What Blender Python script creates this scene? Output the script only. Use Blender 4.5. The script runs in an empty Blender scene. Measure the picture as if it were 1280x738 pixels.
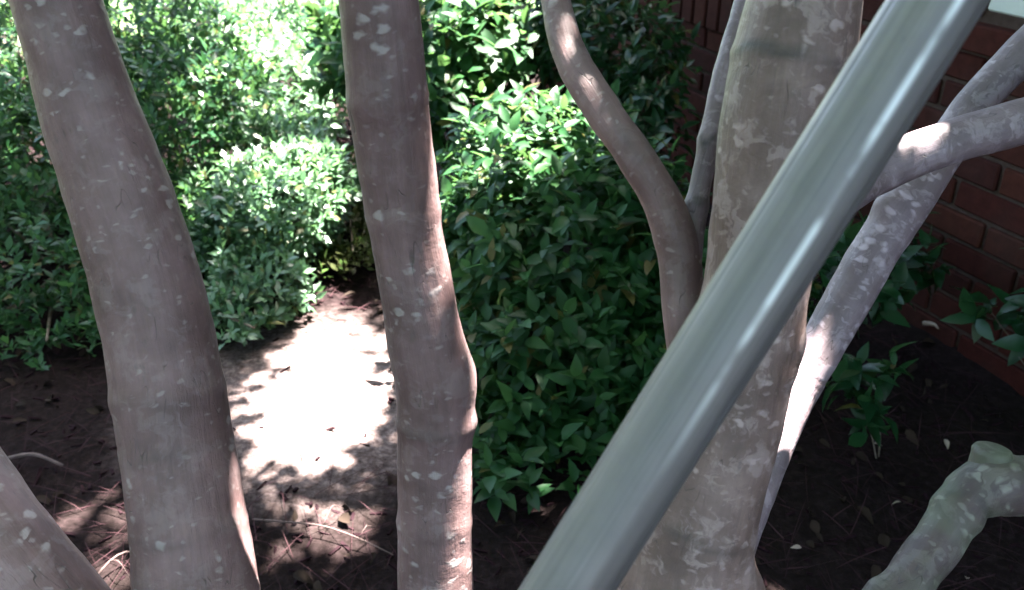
import bpy, bmesh, math, random
import numpy as np
from mathutils import Vector, Matrix, noise

# ------------------------------------------------------------------ camera, sky, sun, exposure
S = bpy.context.scene
COL = S.collection
F = 1150.0                      # focal length in photo pixels
HC = 1.14                       # eye height
PITCH = math.radians(28)
SP, CP = math.sin(PITCH), math.cos(PITCH)
cam_d = bpy.data.cameras.new('camera')
cam = bpy.data.objects.new('camera', cam_d)
COL.objects.link(cam)
cam.location = (0, 0, HC)
cam.rotation_euler = (math.radians(90) - PITCH, 0, 0)
cam_d.sensor_fit = 'HORIZONTAL'
cam_d.sensor_width = 36
cam_d.lens = 36 * F / 1280
cam_d.clip_start = 0.02
cam_d.clip_end = 300
cam_d.dof.use_dof = True
cam_d.dof.focus_distance = 0.95
cam_d.dof.aperture_fstop = 9
S.camera = cam

SUN_EL, SUN_AZ = math.radians(70), math.radians(39.5)     # azimuth from +Y towards +X
SUN = Vector((math.sin(SUN_AZ) * math.cos(SUN_EL), math.cos(SUN_AZ) * math.cos(SUN_EL), math.sin(SUN_EL)))
w = bpy.data.worlds.new('World')
S.world = w
w.use_nodes = True
nt = w.node_tree
sky = nt.nodes.new('ShaderNodeTexSky')
sky.sky_type = 'NISHITA'
sky.sun_disc = False
sky.sun_elevation = SUN_EL
sky.sun_rotation = SUN_AZ
sky.air_density = 1.0
sky.dust_density = 2.5
bg = nt.nodes['Background']
bg.inputs['Strength'].default_value = 0.05
nt.links.new(sky.outputs[0], bg.inputs[0])
sl = bpy.data.lights.new('sun', 'SUN')
sl.energy = 5.0
sl.angle = math.radians(0.55)
sl.color = (1.0, 0.95, 0.88)
so = bpy.data.objects.new('sun', sl)
COL.objects.link(so)
so.location = (4, 5, 12)
so.rotation_euler = SUN.to_track_quat('Z', 'Y').to_euler()
S.view_settings.view_transform = 'Standard'
S.view_settings.look = 'None'
S.view_settings.gamma = 1
S.view_settings.exposure = 5.2
S.render.engine = 'CYCLES'
S.cycles.max_bounces = 8
S.cycles.transparent_max_bounces = 8

# ------------------------------------------------------------------ helpers
rng = np.random.default_rng(7)
random.seed(7)


def W(px, py, d):
    """the place in the garden that lies d metres deep behind photo pixel (px, py)"""
    a, b = (px - 640) / F, (369 - py) / F
    return Vector((a * d, d * (CP + b * SP), HC + d * (b * CP - SP)))


def G(px, py):
    """the ground point behind a photo pixel"""
    b = (369 - py) / F
    return W(px, py, HC / (SP - b * CP))


def to_px(p):
    """photo pixels and depth of n x 3 points"""
    p = np.asarray(p) - np.array([0, 0, HC])
    d = p[:, 1] * CP - p[:, 2] * SP
    u = p[:, 1] * SP + p[:, 2] * CP
    d = np.where(d < 1e-3, 1e-3, d)
    return 640 + F * p[:, 0] / d, 369 - F * u / d, d


def link(o, parent=None):
    COL.objects.link(o)
    if parent is not None:
        o.parent = parent
    return o


def tag(o, label=None, cat=None, group=None, kind=None):
    for k, v in (('label', label), ('category', cat), ('group', group), ('kind', kind)):
        if v:
            o[k] = v
    return o


def empty(name, loc, rz=0):
    o = bpy.data.objects.new(name, None)
    o.location = loc
    o.rotation_euler = (0, 0, rz)
    o.empty_display_size = 0.1
    return link(o)


def mesh_np(name, v, loops, starts, totals, m, smooth=True):
    me = bpy.data.meshes.new(name)
    v = np.ascontiguousarray(v, dtype=np.float32)
    me.vertices.add(len(v))
    me.vertices.foreach_set('co', v.ravel())
    me.loops.add(len(loops))
    me.loops.foreach_set('vertex_index', np.ascontiguousarray(loops, dtype=np.int32))
    me.polygons.add(len(starts))
    me.polygons.foreach_set('loop_start', np.ascontiguousarray(starts, dtype=np.int32))
    me.polygons.foreach_set('loop_total', np.ascontiguousarray(totals, dtype=np.int32))
    me.polygons.foreach_set('use_smooth', np.full(len(starts), smooth, dtype=bool))
    me.update(calc_edges=True)
    me.validate()
    if m is not None:
        me.materials.append(m)
    return me


def obj(name, me, parent=None):
    return link(bpy.data.objects.new(name, me), parent)


def scatter_mesh(name, tmpl, pos, R, scale, m, smooth=True, bend=None):
    """one mesh of many copies of a template (verts, faces): R is n x 3 x 3 (columns = template axes)"""
    tv, tf = np.array(tmpl[0], float), tmpl[1]
    n, k = len(pos), len(tv)
    sc = np.asarray(scale)
    if sc.ndim == 1:
        sc = sc[:, None]
    lv = tv[None] * sc[:, None, :]
    v = np.einsum('nij,nkj->nki', R, lv) + pos[:, None, :]
    flat = np.concatenate([np.array(f) for f in tf])
    tot = np.array([len(f) for f in tf])
    loops = (flat[None] + (np.arange(n) * k)[:, None]).ravel()
    totals = np.tile(tot, n)
    starts = np.concatenate([[0], np.cumsum(totals)[:-1]])
    return mesh_np(name, v.reshape(-1, 3), loops, starts, totals, m, smooth)


def unit(a):
    return a / np.maximum(np.linalg.norm(a, axis=-1, keepdims=True), 1e-9)


def frames(d, nrm):
    """rotation matrices: template x = side, y = along the leaf, z = face"""
    y = unit(d)
    z = unit(nrm - (nrm * y).sum(-1, keepdims=True) * y)
    x = np.cross(y, z)
    return np.stack([x, y, z], axis=-1)


# ------------------------------------------------------------------ materials
def mat(name):
    m = bpy.data.materials.new(name)
    m.use_nodes = True
    t = m.node_tree
    t.nodes.clear()
    out = t.nodes.new('ShaderNodeOutputMaterial')
    return m, t, out


class N:
    """small node builder"""

    def __init__(s, t):
        s.t = t

    def __call__(s, typ, ins=None, **kw):
        n = s.t.nodes.new('ShaderNode' + typ)
        for k, v in kw.items():
            setattr(n, k, v)
        for k, v in (ins or {}).items():
            if isinstance(v, bpy.types.NodeSocket):
                s.t.links.new(v, n.inputs[k])
            else:
                n.inputs[k].default_value = v
        return n

    def ramp(s, fac, stops, interp='LINEAR'):
        n = s.t.nodes.new('ShaderNodeValToRGB')
        n.color_ramp.interpolation = interp
        el = n.color_ramp.elements
        while len(el) < len(stops):
            el.new(0.5)
        for e, (p, c) in zip(el, stops):
            e.position = p
            e.color = (*c, 1) if len(c) == 3 else c
        s.t.links.new(fac, n.inputs[0])
        return n.outputs[0]

    def mix(s, fac, a, b, blend='MIX'):
        n = s.t.nodes.new('ShaderNodeMix')
        n.data_type = 'RGBA'
        n.blend_type = blend
        for i, v in ((0, fac), (6, a), (7, b)):
            if isinstance(v, bpy.types.NodeSocket):
                s.t.links.new(v, n.inputs[i])
            elif i == 0:
                n.inputs[0].default_value = v
            else:
                n.inputs[i].default_value = (*v, 1)
        return n.outputs[2]


def g3(v):
    return (v, v, v)


def leaf_mat(name, cols, gloss=0.35, trans=0.3, single=False, spec=0.25):
    m, t, out = mat(name)
    n = N(t)
    r = n('ObjectInfo').outputs['Random'] if single else n('NewGeometry').outputs['Random Per Island']
    k = len(cols)
    c = n.ramp(r, [(i / max(k - 1, 1), c) for i, c in enumerate(cols)])
    tc = n('TexCoord')
    c = n.mix(n.ramp(n('Math', {0: n('Math', {0: r, 1: 37.7}, operation='MULTIPLY').outputs[0]}, operation='FRACT').outputs[0], [(0.955, g3(0)), (0.965, g3(0.8))]), c, (0.10, 0.075, 0.02))
    nz = n('TexNoise', {'Vector': tc.outputs['Object'], 'Scale': 60.0, 'Detail': 3.0})
    c = n.mix(0.35, c, n.ramp(nz.outputs[0], [(0.3, (0.03, 0.05, 0.03)), (0.75, (0.16, 0.2, 0.13))]), 'OVERLAY')
    p = n('BsdfPrincipled', {'Base Color': c, 'Roughness': gloss, 'Specular IOR Level': spec})
    tl = n('BsdfTranslucent', {'Color': n.mix(0.5, c, (0.11, 0.22, 0.06))})
    mx = n('MixShader', {0: trans, 1: p.outputs[0], 2: tl.outputs[0]})
    t.links.new(mx.outputs[0], out.inputs[0])
    return m


def bark_mat(name, cols, patch=(0.25, 0.215, 0.21), green=0.0, seed=0.0, plates=0.35):
    m, t, out = mat(name)
    n = N(t)
    at = n('Attribute', attribute_name='bark').outputs['Vector']
    off = n('Mapping', {'Vector': at, 'Location': (seed, seed * 0.7, seed * 1.3)}).outputs[0]
    big = n('TexNoise', {'Vector': off, 'Scale': 16.0, 'Detail': 4.0, 'Roughness': 0.6}).outputs[0]
    c = n.ramp(big, [(0.28, cols[0]), (0.48, cols[1]), (0.70, cols[2])])
    # vertical streaks
    sm = n('Mapping', {'Vector': off, 'Scale': (150.0, 150.0, 14.0)}).outputs[0]
    st = n('TexNoise', {'Vector': sm, 'Scale': 1.0, 'Detail': 4.0, 'Roughness': 0.65}).outputs[0]
    c = n.mix(0.38, c, n.ramp(st, [(0.3, g3(0.3)), (0.7, g3(0.68))]), 'OVERLAY')
    # horizontal lenticel lines
    hm = n('Mapping', {'Vector': off, 'Scale': (34.0, 34.0, 110.0)}).outputs[0]
    hz = n('TexNoise', {'Vector': hm, 'Scale': 1.0, 'Detail': 3.0, 'Roughness': 0.6}).outputs[0]
    c = n.mix(n.ramp(hz, [(0.62, g3(0)), (0.78, g3(0.22))]), c, cols[0])
    # pale flakes where the outer bark has come off, and lichen specks
    pm = n('Mapping', {'Vector': off, 'Scale': (1.0, 1.0, 1.5)}).outputs[0]
    wv = n('TexNoise', {'Vector': pm, 'Scale': 60.0, 'Detail': 2.0}).outputs['Color']
    pv = n.mix(0.02, pm, wv, 'ADD')
    vo = n('TexVoronoi', {'Vector': pv, 'Scale': 58.0, 'Randomness': 1.0})
    fl = n.ramp(vo.outputs['Distance'], [(0.22, g3(1)), (0.40, g3(0))])
    sel = n('SeparateColor', {0: vo.outputs['Color']}).outputs[0]
    zone = n('TexNoise', {'Vector': off, 'Scale': 9.0, 'Detail': 2.0}).outputs[0]
    zs = n('Math', {0: sel, 1: n.ramp(zone, [(0.42, g3(0.15)), (0.62, g3(0.9))])}, operation='MULTIPLY').outputs[0]
    pick = n.ramp(zs, [(0.40, g3(0)), (0.46, g3(1))])
    flake = n('Math', {0: fl, 1: pick}, operation='MULTIPLY').outputs[0]
    fl2 = n('Math', {0: flake, 1: 0.75}, operation='MULTIPLY').outputs[0]
    c = n.mix(fl2, c, patch)
    vo2 = n('TexVoronoi', {'Vector': pv, 'Scale': 120.0, 'Randomness': 1.0})
    s2 = n('SeparateColor', {0: vo2.outputs['Color']}).outputs[1]
    k2 = n('Math', {0: n.ramp(vo2.outputs['Distance'], [(0.2, g3(1)), (0.45, g3(0))]), 1: n.ramp(s2, [(0.86, g3(0)), (0.88, g3(0.4))])}, operation='MULTIPLY').outputs[0]
    c = n.mix(k2, c, patch)
    # broad mottling where older bark has shed in plates
    bm_ = n('TexNoise', {'Vector': n('Mapping', {'Vector': pv, 'Scale': (38.0, 38.0, 24.0)}).outputs[0], 'Scale': 1.0, 'Detail': 5.0, 'Roughness': 0.62, 'Distortion': 0.6}).outputs[0]
    c = n.mix(n.ramp(bm_, [(0.52, g3(0)), (0.60, g3(plates))]), c, patch)
    c = n.mix(n.ramp(bm_, [(0.36, g3(plates * 0.9)), (0.46, g3(0))]), c, cols[0])
    # dark scars
    sc = n('TexNoise', {'Vector': n('Mapping', {'Vector': off, 'Scale': (55.0, 55.0, 30.0)}).outputs[0], 'Scale': 1.0, 'Detail': 5.0, 'Roughness': 0.7}).outputs[0]
    c = n.mix(n.ramp(sc, [(0.62, g3(0)), (0.72, g3(0.5))]), c, (0.055, 0.045, 0.04))
    # short thin cracks along the stem
    cr = n('TexNoise', {'Vector': n('Mapping', {'Vector': off, 'Scale': (75.0, 75.0, 16.0)}).outputs[0], 'Scale': 1.0, 'Detail': 1.0}).outputs[0]
    ck = n.ramp(cr, [(0.492, g3(0)), (0.5, g3(1)), (0.508, g3(0))])
    cz = n('TexNoise', {'Vector': off, 'Scale': 26.0, 'Detail': 2.0}).outputs[0]
    crack = n('Math', {0: ck, 1: n.ramp(cz, [(0.55, g3(0)), (0.62, g3(0.75))])}, operation='MULTIPLY').outputs[0]
    c = n.mix(crack, c, (0.03, 0.024, 0.022))
    c = n.mix(n('Attribute', attribute_name='scar').outputs['Fac'], c, (0.022, 0.017, 0.015))
    if green:
        al = n('TexNoise', {'Vector': off, 'Scale': 11.0, 'Detail': 3.0}).outputs[0]
        gm = n('Math', {0: n.ramp(al, [(0.4, g3(0)), (0.62, g3(1))]), 1: green}, operation='MULTIPLY').outputs[0]
        c = n.mix(gm, c, (0.11, 0.15, 0.09))
    b1 = n('Math', {0: st, 1: sc}, operation='ADD').outputs[0]
    b2 = n('Math', {0: b1, 1: n('Math', {0: flake, 1: 0.15}, operation='MULTIPLY').outputs[0]}, operation='ADD').outputs[0]
    hq = n('Math', {0: hz, 1: 0.3}, operation='MULTIPLY').outputs[0]
    b3 = n('Math', {0: b2, 1: n('Math', {0: hq, 1: bm_}, operation='ADD').outputs[0]}, operation='ADD').outputs[0]
    b3 = n('Math', {0: b3, 1: crack}, operation='SUBTRACT').outputs[0]
    bp = n('Bump', {'Height': b3, 'Strength': 0.6, 'Distance': 0.0018})
    p = n('BsdfPrincipled', {'Base Color': c, 'Roughness': 0.62, 'Specular IOR Level': 0.5, 'Normal': bp.outputs[0]})
    t.links.new(p.outputs[0], out.inputs[0])
    return m


def simple_mat(name, c1, c2, rough=0.8, scale=20.0, bump=0.0, island=False, spec=0.3, metal=0.0):
    m, t, out = mat(name)
    n = N(t)
    co = n('TexCoord').outputs['Object']
    nz = n('TexNoise', {'Vector': co, 'Scale': scale, 'Detail': 5.0, 'Roughness': 0.6}).outputs[0]
    f = n.ramp(nz, [(0.3, g3(0)), (0.7, g3(1))])
    if island:
        r = n('NewGeometry').outputs['Random Per Island']
        o = n('ObjectInfo').outputs['Random']
        s = n('Math', {0: n('Math', {0: r, 1: o}, operation='ADD').outputs[0]}, operation='FRACT').outputs[0]
        f = n.mix(0.6, f, s)
    c = n.mix(f, c1, c2)
    ins = {'Base Color': c, 'Roughness': rough, 'Specular IOR Level': spec, 'Metallic': metal}
    if bump:
        ins['Normal'] = n('Bump', {'Height': nz, 'Strength': 0.6, 'Distance': bump}).outputs[0]
    p = n('BsdfPrincipled', ins)
    t.links.new(p.outputs[0], out.inputs[0])
    return m


M_bark = bark_mat('crape_bark', [(0.06311, 0.03443, 0.03326), (0.09914, 0.05755, 0.0565), (0.1414, 0.08723, 0.08765)], plates=0.13)
M_bark_pale = bark_mat('crape_bark_pale', [(0.06026, 0.03621, 0.03007), (0.1055, 0.06663, 0.05763), (0.1626, 0.1111, 0.1002)], patch=(0.3014, 0.2317, 0.2254), seed=3.1, plates=0.38)
M_bark_grey = bark_mat('crape_bark_grey', [(0.06999, 0.04838, 0.05249), (0.1077, 0.07706, 0.08498), (0.1508, 0.112, 0.1249)], patch=(0.2963, 0.2419, 0.2699), seed=5.7)
M_bark_green = bark_mat('crape_bark_green', [(0.02435, 0.01551, 0.01492), (0.04, 0.02674, 0.02625), (0.0591, 0.04065, 0.04118)], patch=(0.15, 0.145, 0.125), plates=0.25, green=0.4, seed=8.3)
M_wood = simple_mat('shrub_stem', (0.045, 0.035, 0.025), (0.10, 0.08, 0.06), 0.85, 60, 0.002)
M_mulch = simple_mat('bark_mulch', (0.005692, 0.002662, 0.003484), (0.01365, 0.006212, 0.007915), 0.95, 30, island=True, spec=0.04)
M_straw = simple_mat('pine_straw', (0.009971, 0.004698, 0.005544), (0.03272, 0.01527, 0.01742), 0.9, 8, island=True, spec=0.06)
M_dead = simple_mat('dead_leaf', (0.007, 0.0045, 0.0032), (0.022, 0.014, 0.010), 0.85, 18, island=True, spec=0.08)
M_pale_dead = simple_mat('bleached_leaf', (0.12, 0.09, 0.07), (0.22, 0.17, 0.14), 0.7, 40)
M_twig = simple_mat('twig_bark', (0.0385, 0.024, 0.0212), (0.077, 0.05, 0.04664), 0.8, 50, 0.001)
M_fine = leaf_mat('azalea_leaf', [(0.009486, 0.03833, 0.01215), (0.01422, 0.05749, 0.01656), (0.02054, 0.07398, 0.01933), (0.01896, 0.0657, 0.03037)], 0.42, 0.34, spec=0.25)
M_fine_b = leaf_mat('boxwood_leaf', [(0.04275, 0.1029, 0.04655), (0.0684, 0.1568, 0.0665), (0.1026, 0.196, 0.09975), (0.1111, 0.1862, 0.1496)], 0.40, 0.36, spec=0.6)
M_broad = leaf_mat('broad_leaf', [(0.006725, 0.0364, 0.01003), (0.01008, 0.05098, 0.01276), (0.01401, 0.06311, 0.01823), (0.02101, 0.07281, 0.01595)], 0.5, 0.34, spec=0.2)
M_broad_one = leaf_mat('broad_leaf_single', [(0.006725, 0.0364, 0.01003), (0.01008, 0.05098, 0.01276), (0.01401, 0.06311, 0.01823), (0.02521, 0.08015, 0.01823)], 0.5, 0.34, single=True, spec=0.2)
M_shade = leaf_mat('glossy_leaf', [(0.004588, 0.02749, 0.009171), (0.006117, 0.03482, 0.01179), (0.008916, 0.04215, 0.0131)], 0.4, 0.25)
M_shade_one = leaf_mat('glossy_leaf_single', [(0.004588, 0.02749, 0.009171), (0.006117, 0.03482, 0.01179), (0.008916, 0.04215, 0.0131)], 0.4, 0.25, single=True)
M_olive = leaf_mat('olive_leaf', [(0.028, 0.034, 0.008), (0.04, 0.046, 0.012), (0.055, 0.06, 0.018)], 0.5, 0.3, spec=0.2)
M_crown = leaf_mat('crape_leaf', [(0.04, 0.085, 0.02), (0.06, 0.12, 0.03), (0.08, 0.13, 0.03)], 0.45, 0.35)

# leaf templates: x = width, y = length (0..1), z = up
def big_leaf(wd=0.46, fold=0.16, droop=0.14):
    v, f = [(0, 0, 0)], []
    for t, ww in ((0.2, 0.72), (0.45, 1.0), (0.72, 0.66)):
        z = -droop * t * t * 2
        for s in (-1, 0, 1):
            v.append((s * ww * wd / 2, t, z + abs(s) * fold * ww * wd))
    v.append((0, 1, -droop * 2))
    f += [(0, 2, 1), (0, 3, 2)]
    for r in (0, 1):
        a = 1 + 3 * r
        f += [(a, a + 1, a + 4, a + 3), (a + 1, a + 2, a + 5, a + 4)]
    f += [(7, 8, 10), (8, 9, 10)]
    return v, f


def small_leaf(wd=0.4, fold=0.12):
    return ([(0, 0, 0), (-wd / 2, 0.5, fold * wd), (0, 0.5, 0), (wd / 2, 0.5, fold * wd), (0, 1, -0.06)],
            [(0, 2, 1), (0, 3, 2), (1, 2, 4), (2, 3, 4)])


BIG, SMALL = big_leaf(), small_leaf()


# ------------------------------------------------------------------ tubes (stems, twigs)
def spline(P, step):
    """Catmull-Rom through rows (x, y, z, r); rows resampled about every step metres"""
    P = np.asarray(P, float)
    seg = np.maximum(np.linalg.norm(np.diff(P[:, :3], axis=0), axis=1), 1e-6)
    T = np.concatenate([[0], np.cumsum(seg)])
    dl = np.diff(P, axis=0) / seg[:, None]
    M = np.empty_like(P)
    M[0], M[-1] = dl[0], dl[-1]
    for i in range(1, len(P) - 1):
        M[i] = (dl[i - 1] * seg[i] + dl[i] * seg[i - 1]) / (seg[i] + seg[i - 1])
    out = []
    for i in range(len(seg)):
        L = seg[i]
        n = max(2, int(L / step))
        t = np.linspace(0, 1, n, endpoint=False)[:, None]
        h00, h10, h01, h11 = 2 * t ** 3 - 3 * t ** 2 + 1, t ** 3 - 2 * t ** 2 + t, -2 * t ** 3 + 3 * t ** 2, t ** 3 - t ** 2
        out.append(h00 * P[i] + h10 * L * M[i] + h01 * P[i + 1] + h11 * L * M[i + 1])
    out.append(P[-1:])
    return np.vstack(out)


def tube(name, rows, m, seg=12, step=0.02, rough=0.0, knots=(), rings=(), freq=22, parent=None, seed=0.0, smooth=True):
    C = spline(rows, step)
    n = len(C)
    p, r = C[:, :3], np.maximum(C[:, 3], 0.0006)
    tg = unit(np.gradient(p, axis=0))
    nx = np.zeros((n, 3))
    a = np.cross(tg[0], [0, 1, 0.1])
    nx[0] = a / np.linalg.norm(a)
    for i in range(1, n):
        a = nx[i - 1] - tg[i] * (nx[i - 1] @ tg[i])
        nx[i] = a / np.linalg.norm(a)
    ny = np.cross(tg, nx)
    ang = np.linspace(0, 2 * np.pi, seg, endpoint=False)
    dirs = nx[:, None] * np.cos(ang)[None, :, None] + ny[:, None] * np.sin(ang)[None, :, None]
    L = np.concatenate([[0], np.cumsum(np.linalg.norm(np.diff(p, axis=0), axis=1))])
    R = np.repeat(r[:, None], seg, 1)
    scar = np.zeros((n, seg))
    for rg in rings:                               # collars and ring scars, at a place along the stem
        q, wd, am = rg[:3]
        i = int(np.argmin(np.linalg.norm(p - np.array(q), axis=1)))
        if len(rg) > 3:
            wob = 0.004 * np.sin(ang * 2 + i) + 0.002 * np.sin(ang * 5 + 2 * i)
            brk = np.clip(0.85 + 0.45 * np.sin(ang * 3 + 1.3 * i) + 0.35 * np.sin(ang * 7 + i), 0.15, 1)
            scar = np.maximum(scar, rg[3] * brk[None] * np.exp(-((L[:, None] - L[i] - wob[None]) / (wd * 0.7)) ** 2))
        R = R + (am * np.exp(-((L - L[i]) / wd) ** 2))[:, None]
    v = p[:, None] + dirs * R[..., None]
    if rough:
        for i in range(n):
            for j in range(seg):
                q = Vector(v[i, j]) * freq + Vector((seed, seed, 0))
                k = noise.noise(q) * 0.65 + noise.noise(q * 2.7) * 0.3 + noise.noise(Vector((q.x * 0.35, q.y * 0.35, q.z * 0.3))) * 0.9
                v[i, j] += dirs[i, j] * (k * rough)
    for (q, wd, am) in knots:                      # knots and swellings on one side
        dq = np.linalg.norm(v - np.array(q)[None, None], axis=2)
        v += dirs * (am * np.exp(-(dq / wd) ** 2))[..., None]
    i0, j0 = np.meshgrid(np.arange(n - 1), np.arange(seg), indexing='ij')
    j1 = (j0 + 1) % seg
    quads = np.stack([i0 * seg + j0, i0 * seg + j1, (i0 + 1) * seg + j1, (i0 + 1) * seg + j0], -1).reshape(-1, 4)
    caps = [np.arange(seg)[::-1], (n - 1) * seg + np.arange(seg)]
    loops = np.concatenate([quads.ravel()] + caps)
    totals = np.concatenate([np.full(len(quads), 4), [seg, seg]])
    starts = np.concatenate([[0], np.cumsum(totals)[:-1]])
    me = mesh_np(name, v.reshape(-1, 3), loops, starts, totals, m, smooth)
    at = me.attributes.new('bark', 'FLOAT_VECTOR', 'POINT')
    bk = np.stack([np.cos(ang)[None] * r[:, None], np.sin(ang)[None] * r[:, None], np.repeat(L[:, None], seg, 1)], -1) + seed
    at.data.foreach_set('vector', bk.astype(np.float32).ravel())
    sc_ = me.attributes.new('scar', 'FLOAT', 'POINT')
    sc_.data.foreach_set('value', scar.astype(np.float32).ravel())
    return obj(name, me, parent), C


def px_rows(spec):
    """('w', x, y, z, r) rows stay; (px, py, depth, width in photo pixels) rows become points"""
    out = []
    for s in spec:
        if s[0] == 'w':
            out.append(s[1:])
        else:
            q = W(s[0], s[1], s[2])
            out.append((q.x, q.y, q.z, s[3] / 2 * s[2] / F))
    return out


# ------------------------------------------------------------------ ground
def gh(x, y):
    r = math.hypot(x, y - 1.5)
    k = max(0.0, min(1.0, (5.5 - r) / 2.5))
    if k <= 0:
        return 0.0
    return k * (0.028 * noise.noise(Vector((x * 1.6, y * 1.6, 3.0))) + 0.014 * noise.noise(Vector((x * 6, y * 6, 1.0))) + 0.006 * noise.noise(Vector((x * 21, y * 21, 9.0))))


def ground():
    fine = np.arange(-3.0, 3.0001, 0.04)
    ex = 3.0 * 1.22 ** np.arange(1, 19)
    xs = np.concatenate([-ex[::-1], fine, ex])
    ys = xs + 1.6
    nx, ny = len(xs), len(ys)
    v = np.array([(x, y, gh(x, y)) for y in ys for x in xs])
    i, j = np.meshgrid(np.arange(ny - 1), np.arange(nx - 1), indexing='ij')
    q = np.stack([i * nx + j, i * nx + j + 1, (i + 1) * nx + j + 1, (i + 1) * nx + j], -1).reshape(-1, 4)
    m, t, out = mat('soil')
    n = N(t)
    co = n('TexCoord').outputs['Object']
    a = n('TexNoise', {'Vector': co, 'Scale': 3.0, 'Detail': 6.0, 'Roughness': 0.65}).outputs[0]
    b = n('TexNoise', {'Vector': co, 'Scale': 70.0, 'Detail': 6.0, 'Roughness': 0.7}).outputs[0]
    c = n.ramp(b, [(0.3, (0.004033, 0.002615, 0.002413)), (0.5, (0.009071, 0.005753, 0.00603)), (0.75, (0.02268, 0.01465, 0.01509))])
    c = n.mix(n.ramp(a, [(0.35, g3(0)), (0.7, g3(0.5))]), c, (0.006, 0.0048, 0.0036))
    # pool of sun painted as paler soil on the open strip between the shrubs
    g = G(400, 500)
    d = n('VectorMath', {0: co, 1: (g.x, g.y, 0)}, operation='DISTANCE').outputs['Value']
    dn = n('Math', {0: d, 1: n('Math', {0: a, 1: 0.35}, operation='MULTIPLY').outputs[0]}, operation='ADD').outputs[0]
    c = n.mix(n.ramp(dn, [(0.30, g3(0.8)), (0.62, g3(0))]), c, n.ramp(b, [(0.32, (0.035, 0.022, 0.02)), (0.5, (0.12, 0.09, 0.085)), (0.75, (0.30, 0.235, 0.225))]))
    bp = n('Bump', {'Height': b, 'Strength': 0.8, 'Distance': 0.008})
    p = n('BsdfPrincipled', {'Base Color': c, 'Roughness': 1.0, 'Specular IOR Level': 0.03, 'Normal': bp.outputs[0]})
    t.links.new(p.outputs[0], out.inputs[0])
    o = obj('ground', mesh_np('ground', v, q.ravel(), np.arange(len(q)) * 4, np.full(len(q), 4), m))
    return tag(o, kind='structure')


ground()


def lawn():
    # a lawn beyond the bed, to the far side of the garden
    bm = bmesh.new()
    edge = []
    for i in range(60):
        x = -40 + 80 * i / 59
        edge.append((x, 5.2 + 0.25 * math.sin(x * 1.3) + 0.12 * math.sin(x * 3.1 + 1)))
    a = [bm.verts.new((x, y, 0.018)) for x, y in edge]
    b = [bm.verts.new((x, 55, 0.018)) for x, y in edge]
    for i in range(59):
        bm.faces.new((a[i], a[i + 1], b[i + 1], b[i]))
    me = bpy.data.meshes.new('lawn')
    bm.to_mesh(me)
    bm.free()
    me.materials.append(simple_mat('lawn_turf', (0.035, 0.075, 0.018), (0.09, 0.14, 0.04), 0.9, 40, 0.02))
    tag(obj('lawn', me), kind='structure')


lawn()

# ------------------------------------------------------------------ the brick house
NRM = Vector((0.92, 0.392, 0)).normalized()      # into the house
WALL_D = 1.67
WX = Vector((NRM.y, -NRM.x, 0))                  # along the wall, towards the right
house = empty('brick_house', NRM * WALL_D, math.atan2(WX.y, WX.x))
tag(house, 'red brick house wall with pale mortar joints and a window, standing in shade', 'house')


def brick_mat():
    m, t, out = mat('red_brick')
    n = N(t)
    r = n('NewGeometry').outputs['Random Per Island']
    o = n('ObjectInfo').outputs['Random']
    s = n('Math', {0: n('Math', {0: r, 1: o}, operation='ADD').outputs[0]}, operation='FRACT').outputs[0]
    c = n.ramp(s, [(0, (0.02575, 0.007051, 0.006186)), (0.3, (0.03519, 0.01002, 0.007563)), (0.55, (0.02361, 0.008161, 0.007219)), (0.8, (0.03948, 0.01261, 0.008931)), (1, (0.03004, 0.008901, 0.006873))])
    co = n('NewGeometry').outputs['Position']
    nz = n('TexNoise', {'Vector': co, 'Scale': 45.0, 'Detail': 6.0, 'Roughness': 0.7}).outputs[0]
    c = n.mix(0.5, c, n.ramp(nz, [(0.3, g3(0.2)), (0.7, g3(0.72))]), 'OVERLAY')
    st = n('TexNoise', {'Vector': co, 'Scale': 5.0, 'Detail': 3.0}).outputs[0]
    c = n.mix(n.ramp(st, [(0.5, g3(0)), (0.8, g3(0.45))]), c, (0.03, 0.022, 0.019))
    bp = n('Bump', {'Height': nz, 'Strength': 0.6, 'Distance': 0.003})
    p = n('BsdfPrincipled', {'Base Color': c, 'Roughness': 0.95, 'Specular IOR Level': 0.05, 'Normal': bp.outputs[0]})
    t.links.new(p.outputs[0], out.inputs[0])
    return m


M_brick = brick_mat()
M_mortar = simple_mat('mortar', (0.03, 0.019, 0.016), (0.05, 0.034, 0.029), 0.98, 60, 0.003, spec=0.04)
M_frame = simple_mat('white_window_paint', (0.363, 0.385, 0.363), (0.418, 0.4345, 0.4125), 0.5, 12)
M_soffit = simple_mat('soffit_paint', (0.5, 0.48, 0.45), (0.58, 0.56, 0.52), 0.7, 9)
M_roof = simple_mat('roof_shingle', (0.05, 0.045, 0.045), (0.10, 0.09, 0.085), 0.9, 25, 0.004)


def bev_box(lx, ly, lz, b=0.003, jit=0.0, rs=None):
    bm = bmesh.new()
    bmesh.ops.create_cube(bm, size=1)
    for v in bm.verts:
        v.co = Vector((v.co.x * lx, v.co.y * ly, v.co.z * lz))
        if jit:
            v.co += Vector((rs.uniform(-jit, jit), rs.uniform(-jit, jit), rs.uniform(-jit, jit)))
    if b:
        bmesh.ops.bevel(bm, geom=list(bm.edges), offset=b, segments=1, affect='EDGES')
    return bm


def box_obj(name, c, size, m, parent, b=0.004):
    bm = bev_box(*size, b=b)
    me = bpy.data.meshes.new(name)
    bm.to_mesh(me)
    bm.free()
    me.materials.append(m)
    o = obj(name, me, parent)
    o.location = c
    return o


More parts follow.
